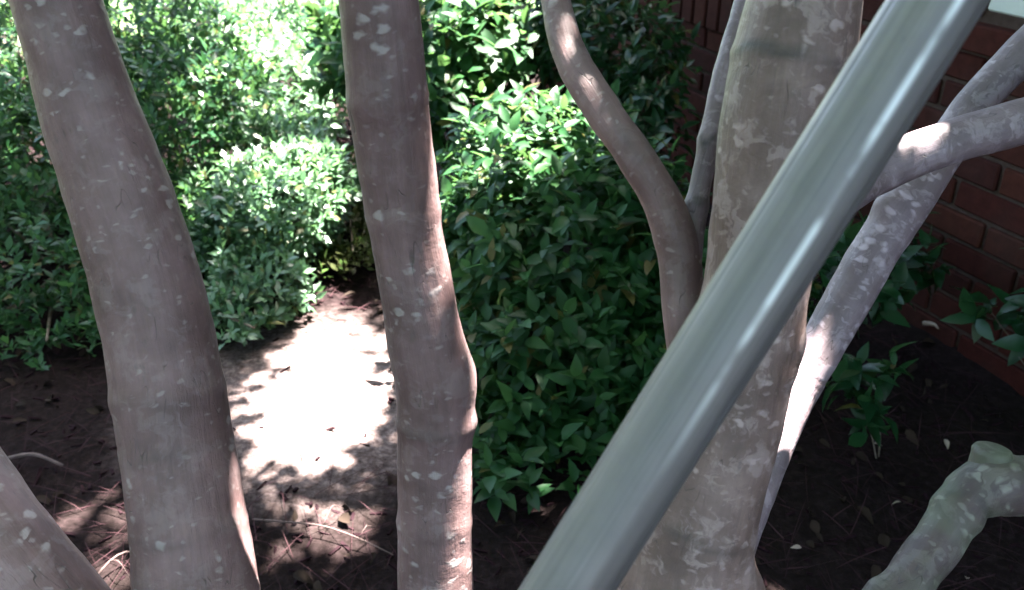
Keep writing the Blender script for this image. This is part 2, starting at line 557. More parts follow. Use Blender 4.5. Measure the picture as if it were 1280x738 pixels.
def build_house():
    rs = random.Random(3)
    CH, BL, J = 0.0677, 0.203, 0.010
    S0, S1, TOP = -3.62, 3.0, 2.08
    WS0, WS1, WZ0, WZ1 = -1.42, -0.45, 0.765, 1.95
    # mortar backing (with the window opening left out), behind the brick faces
    def wall_piece(s0, s1, z0, z1, nm='mortar_wall'):
        return box_obj(nm, ((s0 + s1) / 2, 0.0605, (z0 + z1) / 2), (s1 - s0, 0.105, z1 - z0), M_mortar, house, b=0)
    wall_piece(S0, WS0, -0.2, TOP)
    wall_piece(WS1, S1, -0.2, TOP)
    wall_piece(WS0, WS1, -0.2, WZ0)
    wall_piece(WS0, WS1, WZ1, TOP)
    stretch = []
    for k in range(5):
        bm = bev_box(BL - J, 0.05, CH - J, 0.004, 0.0016, rs)
        me = bpy.data.meshes.new('brick')
        bm.to_mesh(me)
        bm.free()
        me.materials.append(M_brick)
        stretch.append(me)
    sold = []
    for k in range(3):
        bm = bev_box(CH - J, 0.05, 3 * CH - J, 0.004, 0.0016, rs)
        me = bpy.data.meshes.new('soldier_brick')
        bm.to_mesh(me)
        bm.free()
        me.materials.append(M_brick)
        sold.append(me)
    rest = bmesh.new()
    n_one = 0
    SOL0, SOL1, SZ0, SZ1 = S0, -2.12, 8 * CH - 0.005, 11 * CH - 0.005
    for c in range(-2, int(TOP / CH)):
        z = (c + 0.5) * CH
        s = S0 + (0 if c % 2 else -BL / 2)
        while s < S1:
            a, b = max(s, S0), min(s + BL, S1)
            s += BL
            if SZ0 - 0.01 < z < SZ1 + 0.01:
                if b <= SOL1 + 0.001:
                    continue
                a = max(a, SOL1)
            parts = [(a, b)]
            if WZ0 - 0.01 < z < WZ1:
                parts = [(a, min(b, WS0)), (max(a, WS1), b)]
            for a, b in parts:
                if b - a < 0.03:
                    continue
                cx, ln = (a + b) / 2, b - a
                y = 0.024 + rs.uniform(-0.002, 0.002)
                if z > 0.69 and z < 0.765 and WS0 - 0.1 < cx < WS1 + 0.1:
                    y -= 0.022                                   # the sill course stands proud
                one = -3.3 < cx < -0.95 and -0.05 < z < 0.90
                if one:
                    o = obj('brick', stretch[rs.randrange(5)], house)
                    o.location = (cx, y, z)
                    o.rotation_euler = (0, rs.uniform(-0.006, 0.006), rs.uniform(-0.006, 0.006))
                    o.scale = ((ln - J) / (BL - J), 1, 1)
                    n_one += 1
                else:
                    r = bmesh.ops.create_cube(rest, size=1, matrix=Matrix.Translation((cx, y, z)) @ Matrix.Diagonal((ln - J, 0.05, CH - J, 1)))
    s = SOL0
    while s < SOL1 - 0.03:
        o = obj('soldier_brick', sold[rs.randrange(3)], house)
        o.location = (s + CH / 2, 0.016 + rs.uniform(-0.003, 0.003), (SZ0 + SZ1) / 2)
        s += CH
    me = bpy.data.meshes.new('upper_brickwork')
    rest.to_mesh(me)
    rest.free()
    me.materials.append(M_brick)
    tag(obj('brickwork', me, house), kind='stuff')
    # window: frame with pane and muntin
    win = box_obj('window', ((WS0 + WS1) / 2, 0.05, WZ0 + 0.022), (WS1 - WS0, 0.09, 0.044), M_frame, house)
    def child(nm, c, sz, m):
        o = box_obj(nm, Vector(c) - win.location, sz, m, win, b=0.003)
        return o
    for a in (WS0 + 0.03, WS1 - 0.03):
        child('frame', (a, 0.047, (WZ0 + WZ1) / 2 + 0.022), (0.06, 0.085, WZ1 - WZ0 - 0.05), M_frame)
    child('frame', ((WS0 + WS1) / 2, 0.047, WZ1 - 0.025), (WS1 - WS0 - 0.125, 0.085, 0.05), M_frame)
    child('sash', ((WS0 + WS1) / 2, 0.062, WZ0 + 0.075), (WS1 - WS0 - 0.124, 0.045, 0.055), M_frame)
    child('sash', ((WS0 + WS1) / 2, 0.066, (WZ0 + WZ1) / 2), (WS1 - WS0 - 0.124, 0.045, 0.04), M_frame)
    m, t, out = mat('window_glass')
    n = N(t)
    p = n('BsdfPrincipled', {'Base Color': (0.03, 0.04, 0.045, 1), 'Roughness': 0.04, 'Specular IOR Level': 0.8})
    t.links.new(p.outputs[0], out.inputs[0])
    child('pane', ((WS0 + WS1) / 2, 0.085, (WZ0 + WZ1) / 2), (WS1 - WS0 - 0.126, 0.006, WZ1 - WZ0 - 0.1), m)
    # end wall, eaves and roof
    box_obj('end_wall', (S0 + 0.06, 1.7, TOP / 2 - 0.1), (0.11, 3.15, TOP + 0.2), M_brick, house, b=0)
    box_obj('soffit', ((S0 + S1) / 2, 0.0, TOP + 0.03), (S1 - S0 + 0.3, 0.10, 0.05), M_soffit, house)
    roof = bmesh.new()
    y0, z0 = -0.06, TOP + 0.058
    vs = [roof.verts.new(q) for q in ((S0 - 0.2, y0, z0), (S1 + 0.2, y0, z0), (S1 + 0.2, 3.2, z0 + 1.3), (S0 - 0.2, 3.2, z0 + 1.3),
                                      (S0 - 0.2, y0, z0 + 0.06), (S1 + 0.2, y0, z0 + 0.06), (S1 + 0.2, 3.2, z0 + 1.36), (S0 - 0.2, 3.2, z0 + 1.36))]
    for f in ((3, 2, 1, 0), (4, 5, 6, 7), (0, 1, 5, 4), (1, 2, 6, 5), (2, 3, 7, 6), (3, 0, 4, 7)):
        roof.faces.new([vs[i] for i in f])
    me = bpy.data.meshes.new('roof')
    roof.to_mesh(me)
    roof.free()
    me.materials.append(M_roof)
    obj('roof', me, house)
    return n_one


build_house()

# ------------------------------------------------------------------ the crape myrtle
BASE = Vector((0.02, 0.60, 0.0))
tree = empty('crape_myrtle', BASE)
tag(tree, 'multi stemmed crape myrtle with smooth mottled grey brown bark in front of the shrubs', 'tree')
INV = Matrix.Translation(-BASE)
TIPS = []


def stem(name, spec, m, label=None, seg=44, step=0.005, rough=0.0022, knots=(), rings=(), seed=0.0, parent=None, up=()):
    rows = px_rows(spec) + [tuple(u) for u in up]
    o, C = tube(name, rows, m, seg=seg, step=step, rough=rough, knots=knots, rings=rings, seed=seed, parent=parent or tree)
    o.matrix_parent_inverse = INV
    if label:
        o['label'] = label
    if up:
        TIPS.append(Vector(up[-1][:3]))
    return o


b = BASE
stem('trunk', [('w', b.x - 0.09, b.y + 0.03, -0.06, 0.075), ('w', b.x - 0.17, b.y + 0.035, 0.2, 0.062), (252, 800, 0.85, 156), (245, 738, 0.86, 150), (236, 650, 0.86, 142), (222, 560, 0.86, 139),
               (207, 460, 0.857, 135), (183, 350, 0.85, 131), (151, 250, 0.84, 126), (113, 140, 0.825, 118), (88, 60, 0.81, 110), (70, 0, 0.80, 106)], M_bark,
     'thick left trunk with pale lichen specks, curving up to the left',
     knots=[(W(160, 640, 0.80), 0.03, 0.003), (W(270, 430, 0.80), 0.04, 0.004), (W(200, 500, 0.80), 0.03, 0.003)], rings=[(W(210, 490, 0.86), 0.010, 0.0016, 0.22), (W(235, 660, 0.86), 0.005, 0.001, 0.3), (W(228, 560, 0.86), 0.006, 0.0006, 0.3)], seed=1.0,
     up=[(-0.46, 0.97, 1.3, 0.033), (-0.58, 1.4, 1.9, 0.026), (-0.85, 2.0, 2.5, 0.013)])
stem('trunk', [('w', b.x - 0.03, b.y + 0.06, -0.06, 0.065), ('w', b.x - 0.075, b.y + 0.08, 0.2, 0.046), (544, 820, 0.915, 95), (544, 738, 0.92, 94), (544, 650, 0.905, 92), (544, 570, 0.89, 94), (543, 500, 0.87, 96),
               (532, 430, 0.85, 97), (522, 370, 0.835, 93), (508, 290, 0.815, 92), (493, 180, 0.785, 97), (482, 90, 0.755, 99), (473, 0, 0.73, 98)], M_bark,
     'middle upright trunk with a swollen knot on its sunlit right side',
     knots=[(W(592, 470, 0.86), 0.030, 0.007), (W(590, 530, 0.88), 0.012, 0.003)], rings=[(W(543, 525, 0.875), 0.007, 0.0018, 0.45), (W(505, 270, 0.81), 0.008, 0.0012), (W(486, 120, 0.765), 0.006, 0.001), (W(544, 640, 0.92), 0.006, 0.001)], seed=2.3,
     up=[(-0.14, 0.84, 1.35, 0.028), (-0.18, 0.97, 2.1, 0.022), (-0.25, 1.1, 2.9, 0.011)])
stem('trunk', [('w', b.x + 0.06, b.y - 0.02, -0.06, 0.085), ('w', b.x + 0.10, b.y - 0.02, 0.25, 0.068), (846, 790, 0.80, 186), (851, 738, 0.80, 172), (858, 690, 0.795, 160), (880, 610, 0.785, 150), (908, 510, 0.77, 142),
               (928, 430, 0.757, 134), (942, 370, 0.748, 128), (962, 250, 0.73, 142), (982, 110, 0.712, 150), (996, 40, 0.703, 144), (1006, -20, 0.697, 138)], M_bark_pale,
     'thickest mottled trunk leaning right behind the metal pole',
     knots=[(W(995, 430, 0.755), 0.022, 0.006), (W(940, 735, 0.80), 0.022, 0.013), (W(1060, 70, 0.705), 0.03, 0.002)], rings=[(W(985, 78, 0.708), 0.006, 0.0016, 0.95), (W(925, 440, 0.80), 0.008, 0.0012), (W(875, 640, 0.80), 0.007, 0.001, 0.5)], seed=3.9,
     up=[(0.30, 0.83, 1.4, 0.037), (0.38, 0.97, 2.1, 0.028), (0.45, 1.1, 2.9, 0.014)])
stem('trunk', [('w', b.x - 0.1, b.y - 0.06, -0.06, 0.07), ('w', b.x - 0.2, b.y - 0.06, 0.2, 0.055), (130, 850, 0.80, 140), (74, 778, 0.80, 132), (9, 700, 0.80, 130), (-51, 615, 0.81, 128), (-130, 490, 0.83, 122)], M_bark,
     'stem leaning out at the lower left corner', seed=5.1,
     up=[(-0.85, 0.85, 1.25, 0.036), (-1.05, 1.0, 2.0, 0.026), (-1.2, 1.1, 2.8, 0.012)])
stem('trunk', [('w', b.x + 0.13, b.y + 0.06, -0.05, 0.06), (880, 800, 0.90, 64), (925, 670, 0.94, 48), (960, 588, 0.97, 42), (984, 525, 0.985, 45), (1010, 465, 0.995, 53), (1050, 392, 1.0, 57), (1094, 314, 1.0, 57),
               (1140, 246, 1.0, 55), (1186, 178, 1.0, 52), (1226, 122, 1.0, 50), (1275, 70, 1.0, 50), (1350, -10, 1.0, 48)], M_bark_grey,
     'slender pale stem leaning right, its lower part in hard sun',
     knots=[(W(1108, 256, 0.985), 0.016, 0.013), (W(1068, 330, 0.985), 0.01, 0.003), (W(1165, 225, 0.985), 0.012, 0.003)], seg=36, seed=6.7,
     up=[(0.78, 1.2, 1.5, 0.02), (0.85, 1.3, 2.2, 0.015), (0.9, 1.35, 2.8, 0.008)])
stem('branch', [(930, 400, 0.765, 50), (985, 300, 0.80, 60), (1040, 252, 0.84, 58), (1090, 218, 0.875, 58), (1150, 190, 0.88, 56), (1205, 172, 0.885, 56), (1280, 151, 0.885, 58), (1390, 118, 0.88, 54)], M_bark_grey,
     'side limb running right across the slender stem, bright along its top',
     knots=[(W(1195, 200, 0.86), 0.014, 0.003), (W(1120, 232, 0.86), 0.012, 0.003)], seg=36, seed=7.9,
     up=[(0.80, 1.0, 1.35, 0.018), (0.98, 1.1, 1.9, 0.014), (1.1, 1.15, 2.6, 0.007)])
stem('branch', [(905, 600, 0.80, 40), (880, 520, 0.81, 50), (860, 440, 0.812, 52), (854, 380, 0.81, 52), (848, 312, 0.805, 54), (828, 252, 0.80, 46), (795, 197, 0.80, 45), (748, 130, 0.82, 43), (710, 62, 0.84, 41), (693, -5, 0.855, 39)], M_bark,
     'thinner branch curving up to the left, with a pale round scar',
     knots=[(W(776, 165, 0.785), 0.008, 0.004), (W(845, 290, 0.79), 0.012, 0.003)], seg=36, seed=9.4,
     up=[(0.03, 1.02, 1.4, 0.012), (0.05, 1.1, 2.0, 0.010), (0.1, 1.3, 2.6, 0.006)])
stem('branch', [(853, 380, 0.808, 40), (857, 320, 0.81, 42), (866, 278, 0.812, 33), (876, 228, 0.812, 29), (887, 176, 0.812, 28), (900, 115, 0.815, 29), (922, 30, 0.835, 28), (945, -40, 0.85, 26)], M_bark_grey,
     'thin straight shoot with two ring scars, rising beside the thickest trunk', rings=[(W(868, 258, 0.812), 0.006, 0.0014, 0.9), (W(885, 179, 0.812), 0.006, 0.0016, 0.9)], seg=28, seed=10.2,
     up=[(0.25, 0.96, 1.4, 0.009), (0.26, 1.15, 2.1, 0.007), (0.24, 1.4, 2.7, 0.004)])
stem('branch', [('w', b.x + 0.12, b.y - 0.02, 0.1, 0.05), (980, 880, 0.83, 72), (1074, 795, 0.85, 68), (1126, 742, 0.86, 64), (1161, 696, 0.87, 62), (1190, 650, 0.88, 62), (1215, 618, 0.885, 70), (1244, 604, 0.885, 82), (1272, 606, 0.89, 78), (1310, 602, 0.89, 74), (1400, 590, 0.89, 70)], M_bark_green,
     'greenish low limb bending to the right at a knuckle in the lower right corner', rough=0.0048,
     knots=[(W(1222, 566, 0.875), 0.007, 0.005), (W(1250, 560, 0.875), 0.009, 0.006), (W(1178, 622, 0.87), 0.008, 0.005), (W(1205, 585, 0.87), 0.006, 0.003), (W(1092, 722, 0.85), 0.014, 0.014), (W(1165, 715, 0.83), 0.01, 0.003)], rings=[(W(1206, 628, 0.885), 0.006, -0.002, 0.9), (W(1195, 645, 0.885), 0.006, 0.0012)], seed=11.8,
     up=[(0.85, 0.72, 0.75, 0.022), (1.05, 0.75, 1.3, 0.015), (1.15, 0.8, 2.0, 0.007)])

stem('branch_stub', [(1236, 612, 0.885, 58), (1237, 588, 0.884, 52), (1239, 570, 0.882, 47), (1241, 562, 0.88, 44), (1241.5, 560, 0.8795, 36)], M_bark_green, 'short cut stub on top of the knuckle of the low limb', seg=28, step=0.004, rough=0.003, seed=13.1)

# crown: limbs and leaf sprays above the picture, which throw the dappled shade
LIT = []      # (point, radius): places the sun reaches through gaps in the crown


def lit(p, r):
    LIT.append((np.array(p), r))


for q, r in (((400, 408), 0.05), ((440, 400), 0.05), ((375, 440), 0.06), ((455, 430), 0.06), ((410, 450), 0.09), ((350, 485), 0.06), ((390, 500), 0.09), ((440, 490), 0.09), ((480, 480), 0.05), ((335, 535), 0.055), ((375, 545), 0.07), ((430, 540), 0.075),
             ((470, 520), 0.045), ((320, 580), 0.035), ((360, 585), 0.03), ((405, 590), 0.045), ((445, 595), 0.025), ((310, 470), 0.02), ((300, 500), 0.015),
             ((85, 655), 0.04), ((145, 640), 0.035), ((150, 725), 0.04), ((110, 615), 0.02), ((130, 690), 0.02), ((30, 470), 0.012), ((70, 480), 0.012), ((50, 450), 0.012),
             ((400, 640), 0.04), ((440, 690), 0.04), ((355, 705), 0.035), ((470, 655), 0.03), ((345, 650), 0.025), ((420, 665), 0.03), ((380, 685), 0.025), ((330, 625), 0.02), ((450, 630), 0.02), ((640, 600), 0.03), ((675, 645), 0.03)):
    lit(G(*q), r)
for q, r in (((425, 385), 0.035), ((395, 372), 0.025), ((440, 365), 0.02), ((375, 395), 0.03)):
    lit(G(*q), r)
for q in ((560, 60, 0.752), (549, 140, 0.772), (560, 230, 0.80), (566, 290, 0.815), (574, 350, 0.83), (594, 420, 0.85), (601, 480, 0.865), (596, 560, 0.89),          # edge of the middle trunk
          (308, 710, 0.86), (1068, 20, 0.70), (1064, 80, 0.708), (1002, 390, 0.75), (990, 440, 0.758),
          (1140, 165, 0.88), (1160, 158, 0.88),                  # top of the limb
          (955, 600, 0.97), (965, 565, 0.97), (980, 510, 0.98), (998, 462, 0.99),
          (606, 450, 0.86)):
    lit(W(*q), 0.04)
for q, r in (((775, 165, 0.78), 0.022), ((795, 187, 0.78), 0.016), ((600, 470, 0.86), 0.05), ((737, 88, 0.80), 0.014), ((1278, 578, 0.86), 0.014), ((1090, 722, 0.85), 0.014)):
    lit(W(*q), r)


for q, r in (((590, 200, 2.15), 0.12), ((640, 180, 2.15), 0.12), ((690, 160, 2.15), 0.11), ((735, 185, 2.2), 0.09), ((605, 250, 2.05), 0.07), ((650, 235, 2.0), 0.07), ((590, 60, 2.6), 0.14), ((600, 95, 2.55), 0.12), ((560, 20, 2.8), 0.14), ((220, 15, 2.9), 0.14), ((290, 15, 3.1), 0.16), ((420, 40, 3.4), 0.16), ((400, 120, 3.1), 0.12), ((415, 250, 2.4), 0.08), ((330, 195, 2.5), 0.08), ((10, 100, 2.6), 0.05), ((10, 220, 2.5), 0.035), ((300, 60, 3.0), 0.1), ((270, 330, 2.3), 0.03), ((320, 300, 2.35), 0.04),
             ((350, 230, 2.4), 0.1), ((400, 215, 2.45), 0.1), ((300, 140, 2.9), 0.12), ((380, 120, 3.2), 0.15), ((260, 250, 2.5), 0.08), ((245, 190, 2.6), 0.06)):
    lit(W(*q), r)
SHADED = [W(*q) for q in ((425, 300, 2.55), (450, 240, 2.75), (410, 350, 2.4), (455, 330, 2.45), (70, 0, .77), (80, 50, .77), (115, 150, .78), (180, 350, .80), (200, 450, .81), (230, 600, .81), (240, 700, .81), (473, 0, .71), (490, 150, .75), (510, 290, .79), (525, 400, .82), (543, 500, .84), (544, 600, .86), (544, 700, .88), (1004, 0, .66), (980, 120, .67), (966, 250, .69),
                          (930, 450, .72), (880, 620, .75), (851, 738, .77), (746, 130, .79), (850, 330, .79), (700, 20, .79), (1200, 650, .86), (1260, 600, .87), (1150, 700, .86), (1225, 600, .87), (1270, 620, .87), (1130, 270, .98), (1080, 330, .98), (1200, 150, .98), (1250, 90, .98), (1230, 170, .88), (1060, 240, .86), (30, 700, .79), (708, 738, .5), (800, 590, .49), (940, 370, .48), (1060, 180, .47), (1172, 0, .466),
                          (285, 560, .83), (275, 500, .83), (290, 610, .83), (720, 70, .8), (770, 130, .78), (800, 210, .78), (1200, 165, .87), (1265, 140, .87), (1050, 380, .98), (1100, 290, .98), (20, 150, 2.5), (20, 300, 2.3), (100, 420, 2.2), (60, 220, 2.5), (170, 100, 2.7), (20, 60, 2.7), (700, 400, 1.85), (620, 400, 1.9), (780, 350, 1.95), (700, 520, 1.8), (640, 330, 1.95), (660, 450, 1.8), (740, 440, 1.85), (600, 480, 1.85), (780, 260, 2.0), (660, 580, 1.75), (700, 330, 1.9), (760, 380, 1.9), (80, 350, 2.2), (30, 230, 2.4), (60, 120, 2.6), (200, 340, 2.3), (280, 390, 2.2), (0, 380, 2.2), (60, 420, 2.2), (40, 290, 2.3), (120, 300, 2.4), (100, 200, 2.5), (0, 100, 2.6), (200, 270, 2.45), (220, 120, 2.7), (110, 60, 2.7), (190, 390, 2.25), (330, 330, 2.3), (260, 310, 2.35), (1180, 670, .86), (1130, 730, .85), (1250, 610, .87), (1225, 590, .86), (1160, 690, .85))]
SHADED += [G(*q) for q in ((60, 480), (30, 560), (120, 520), (100, 600), (420, 650), (330, 700), (480, 600), (640, 640), (560, 700), (1000, 650), (430, 300), (420, 340), (20, 470), (100, 490), (60, 520), (0, 600), (60, 600), (400, 670), (470, 700), (360, 660), (440, 720), (330, 740), (60, 700), (110, 660), (560, 660), (600, 720), (700, 700), (760, 720), (960, 700), (1000, 640), (290, 450), (310, 440))]


def in_gap(p, more):
    """which points lie where the crown has a gap"""
    s = np.array(SUN)
    bad = np.zeros(len(p), bool)
    for q, r in LIT:
        dv = p - q
        t = dv @ s
        bad |= (np.linalg.norm(dv - t[:, None] * s, axis=1) < r + more) & (t > 0)
    return bad


def crown_leaves():
    rs = np.random.default_rng(11)
    hubs = [tuple(t) for t in TIPS]
    for q in SHADED:
        z = rs.uniform(2.2, 3.1)
        e = q + SUN * ((z - q.z) / SUN.z)
        hubs.append(tuple(e))
        tip = min(TIPS, key=lambda t: (t - e).length)
        if (tip - e).length > 0.25:
            mid = None
            for tr in range(30):
                mm = (tip + e) / 2 + Vector((rs.uniform(-.2, .2), rs.uniform(-.2, .2), rs.uniform(-.05, .2)))
                sp = np.array(spline([(*(tip - Vector((0, 0, 0.1))), 0.0), (*mm, 0.0), (*e, 0.0)], 0.03))[:, :3]
                if not in_gap(sp, 0.012).any():
                    mid = mm
                    break
            if mid is None:
                continue
            o, _ = tube('branch', [(*(tip - Vector((0, 0, 0.1))), 0.009), (*mid, 0.006), (*e, 0.002)], M_bark, seg=7, step=0.05, parent=tree)
            o.matrix_parent_inverse = INV
    hubs = np.array(hubs)
    n = 42000
    c = hubs[rs.integers(0, len(hubs), n)]
    p = c + rs.normal(0, 1, (n, 3)) * np.array([0.16, 0.16, 0.16])
    # unseen leaves added to block sky light, past the crown, spreading over the viewer
    H2 = 190
    k = 105000
    screen_hub = np.stack([rs.uniform(-3.4, 1.5, H2), rs.uniform(-2.9, 0.9, H2), rs.uniform(2.4, 3.8, H2)], 1)
    screen_hub[130:] = np.stack([rs.uniform(-4.6, -2.1, 60), rs.uniform(-1.5, 2.9, 60), rs.uniform(2.2, 3.8, 60)], 1)
    out_ = np.maximum(np.maximum(-1.7 - screen_hub[:, 0], -1.0 - screen_hub[:, 1]), 0)
    screen_hub[:, 2] -= np.minimum(out_ * rs.uniform(0.4, 1.6, H2), 1.5)
    for h in screen_hub[:26]:  # limbs carrying the added leaves
        e = Vector(h)
        tip = min(TIPS, key=lambda t: (t - e).length)
        mid = (tip + e) / 2 + Vector((0, 0, 0.12))
        if in_gap(np.array(spline([(*tip, 0), (*mid, 0), (*e, 0)], 0.04))[:, :3], 0.012).any():
            continue
        o, _ = tube('branch', [(*(tip - Vector((0, 0, 0.1))), 0.012), (*mid, 0.008), (*e, 0.003)], M_bark, seg=7, step=0.08, parent=tree)  # added limb for the unseen light-blocking leaves
        o.matrix_parent_inverse = INV
    p = np.concatenate([p, screen_hub[rs.integers(0, H2, k)] + rs.normal(0, 1, (k, 3)) * np.array([0.42, 0.42, 0.25])])
    keep = (p[:, 2] > np.where((p[:, 1] < -0.9) | (p[:, 0] < -2.2), 0.7, 1.7)) & ~in_gap(p, 0.012)
    p = p[keep]
    n = len(p)
    d = rs.normal(0, 1, (n, 3)) * [1, 1, 0.4]
    nr = rs.normal(0, 0.5, (n, 3)) + [0, 0, 1]
    me = scatter_mesh('crown_and_screen', SMALL, p, frames(d, nr), rs.uniform(0.05, 0.075, n)[:, None] * np.array([1.15, 1, 1]), M_crown)
    o = obj('crown_and_screen', me, tree)  # the tree's own crown plus the added light-blocking leaves
    o.matrix_parent_inverse = INV
    o['kind'] = 'stuff'


crown_leaves()

# ------------------------------------------------------------------ shrubs
def lump(d, k, ph):
    return (np.sin(d[:, 0] * k + ph) + np.sin(d[:, 1] * k * 1.3 + ph * 2.1) + np.sin(d[:, 2] * k * 1.1 + ph * 0.7)) / 3


def sprigs(rs, blobs, n, shell=0.16, lumps=0.14, low=0.04):
    """points on the outside of a group of ellipsoids, and the way each sprig points"""
    B = np.array(blobs, float)
    area = (B[:, 3] * B[:, 4] + B[:, 4] * B[:, 5] + B[:, 3] * B[:, 5])
    pts, dirs = [], []
    got = 0
    while got < n:
        k = rs.choice(len(B), n, p=area / area.sum())
        d = unit(rs.normal(0, 1, (n, 3)))
        rad = (1 - np.abs(rs.normal(0, shell, n))) * (1 + lumps * lump(d, 5, 1.7 * k) + lumps * 0.6 * lump(d, 11, 0.9 * k))
        p = B[k, :3] + d * B[k, 3:6] * rad[:, None]
        ok = p[:, 2] > low
        for j in range(len(B)):
            f = np.linalg.norm((p - B[j, :3]) / B[j, 3:6], axis=1)
            ok &= (k == j) | (f > 0.72)
        pts.append(p[ok])
        dirs.append(unit(d / B[k, 3:6])[ok])
        got += ok.sum()
    return np.concatenate(pts)[:n], np.concatenate(dirs)[:n]


def leafage(rs, p, d, k, leaf, spray, upw=0.5, spread=1.0, flat=0.6):
    """k leaves along each sprig: base points, directions, face normals, lengths"""
    n = len(p)
    ax = unit(d + [0, 0, upw] + rs.normal(0, 0.35, (n, 3)))
    a = unit(np.cross(ax, rs.normal(0, 1, (n, 3))))
    bb = np.cross(ax, a)
    P, D, Nn, L = [], [], [], []
    ph0 = rs.uniform(0, 6.28, n)
    for i in range(k):
        u = (i + 0.5) / k
        ph = ph0 + i * 2.4
        rad = a * np.cos(ph)[:, None] + bb * np.sin(ph)[:, None]
        op = spread * (1.0 - 0.55 * u)
        dd = unit(ax * (1 - op * 0.6) + rad * op + rs.normal(0, 0.15, (n, 3)))
        P.append(p + ax * (spray * (u - 0.6)) + rs.normal(0, leaf * 0.08, (n, 3)))
        D.append(dd)
        Nn.append(ax * 0.8 + np.array([0, 0, flat]) + rs.normal(0, 0.3, (n, 3)))
        L.append(leaf * rs.uniform(0.5, 1.2, n))
    return np.concatenate(P), np.concatenate(D), np.concatenate(Nn), np.concatenate(L)


def shrub(name, base, label, cat, blobs, leaf, n, k, m, tmpl=SMALL, spray=0.04, seed=1, stems=7, group=None, singles=0, m_one=None, shell=0.16, lumps=0.14, upw=0.5, spread=1.0, width=1.0, stem_r=0.007, low=0.04, cut=None):
    rs = np.random.default_rng(seed)
    root = empty(name, (base[0], base[1], 0))
    tag(root, label, cat, group)
    inv = Matrix.Translation((-base[0], -base[1], 0))
    p, d = sprigs(rs, blobs, n, shell, lumps, low)
    if cut is not None:
        kp = cut(p)
        p, d = p[kp], d[kp]
    P, D, Nn, L = leafage(rs, p, d, k, leaf, spray, upw, spread)
    R = frames(D, Nn)
    one = np.zeros(len(P), bool)
    if singles:
        mid = P + D * L[:, None] * 0.5
        x, y, z = to_px(mid)
        inside = (x > -10) & (x < 1290) & (y > -10) & (y < 748)
        cell = (x // 16).astype(int) * 1000 + (y // 16).astype(int)
        order = np.argsort(z)
        seen, pick = {}, []
        for i in order:
            if not inside[i]:
                continue
            c = cell[i]
            if seen.get(c, 0) < 1:
                seen[c] = seen.get(c, 0) + 1
                pick.append(i)
        pick = sorted(pick, key=lambda i: -L[i] / z[i])[:singles]
        one[pick] = True
        proto = []
        for q in range(4):
            tv, tf = big_leaf(0.40 + 0.05 * q, 0.10 + 0.04 * q, 0.08 + 0.04 * q)
            flat = np.concatenate([np.array(f) for f in tf])
            tot = np.array([len(f) for f in tf])
            proto.append(mesh_np('leaf', np.array(tv), flat, np.concatenate([[0], np.cumsum(tot)[:-1]]), tot, m_one))
        for i in pick:
            o = bpy.data.objects.new('leaf', proto[i % 4])
            M4 = Matrix([list(R[i][r]) + [P[i][r]] for r in range(3)] + [[0, 0, 0, 1]])
            o.matrix_world = inv @ M4 @ Matrix.Diagonal((L[i] * width, L[i], L[i], 1))
            link(o)
            mb = o.matrix_basis.copy()
            o.parent = root
            o.matrix_basis = mb
    rest = ~one
    if rest.any():
        me = scatter_mesh('foliage', tmpl, P[rest], R[rest], L[rest][:, None] * np.array([width, 1, 1]), m)
        o = obj('foliage', me, root)
        o.matrix_parent_inverse = inv
        o['kind'] = 'stuff'
    B = np.array(blobs)
    for i in range(stems):
        c = B[i % len(B)]
        q = c[:3] + rs.normal(0, 0.45, 3) * c[3:6]
        q[2] = max(q[2], 0.08)
        a = rs.uniform(0, 6.28)
        s0 = np.array([base[0] + 0.05 * math.cos(a), base[1] + 0.05 * math.sin(a), -0.02])
        mid = s0 * 0.5 + q * 0.5 + rs.normal(0, 0.03 if stem_r > 0.004 else 0.008, 3)
        mid[2] = max(mid[2], 0.05)
        o, _ = tube('stem', [(*s0, stem_r), (*mid, stem_r * 0.7), (*q, stem_r * 0.35)], M_wood, seg=7, step=0.03, parent=root)
        o.matrix_parent_inverse = inv
    return root


def blob(px, py, d, rx, ry, rz):
    q = W(px, py, d)
    return (q.x, q.y, q.z, rx, ry, rz)


# the large fine leaved shrub on the left
shrub('azalea_shrub', (-1.25, 2.35), 'large dark green fine leaved shrub at the far left behind the left trunk', 'shrub',
      [blob(40, 330, 2.45, 0.34, 0.3, 0.24), blob(30, 420, 2.25, 0.2, 0.16, 0.13), blob(110, 410, 2.25, 0.14, 0.14, 0.12), blob(-40, 430, 2.2, 0.16, 0.16, 0.12), blob(60, 455, 2.12, 0.10, 0.09, 0.06), blob(-10, 465, 2.1, 0.09, 0.08, 0.06), blob(120, 445, 2.15, 0.08, 0.08, 0.06), blob(310, 425, 2.2, 0.08, 0.08, 0.05), blob(-60, 230, 2.6, 0.4, 0.35, 0.3), blob(130, 220, 2.65, 0.34, 0.32, 0.30), blob(250, 150, 2.75, 0.22, 0.25, 0.26), blob(30, 90, 2.85, 0.42, 0.32, 0.30), blob(190, 330, 2.45, 0.3, 0.25, 0.2), blob(300, 330, 2.45, 0.12, 0.15, 0.16), blob(210, 60, 2.9, 0.26, 0.25, 0.22)],
      0.040, 4000, 7, M_fine, spray=0.035, seed=21, stems=14, lumps=0.3, shell=0.2)
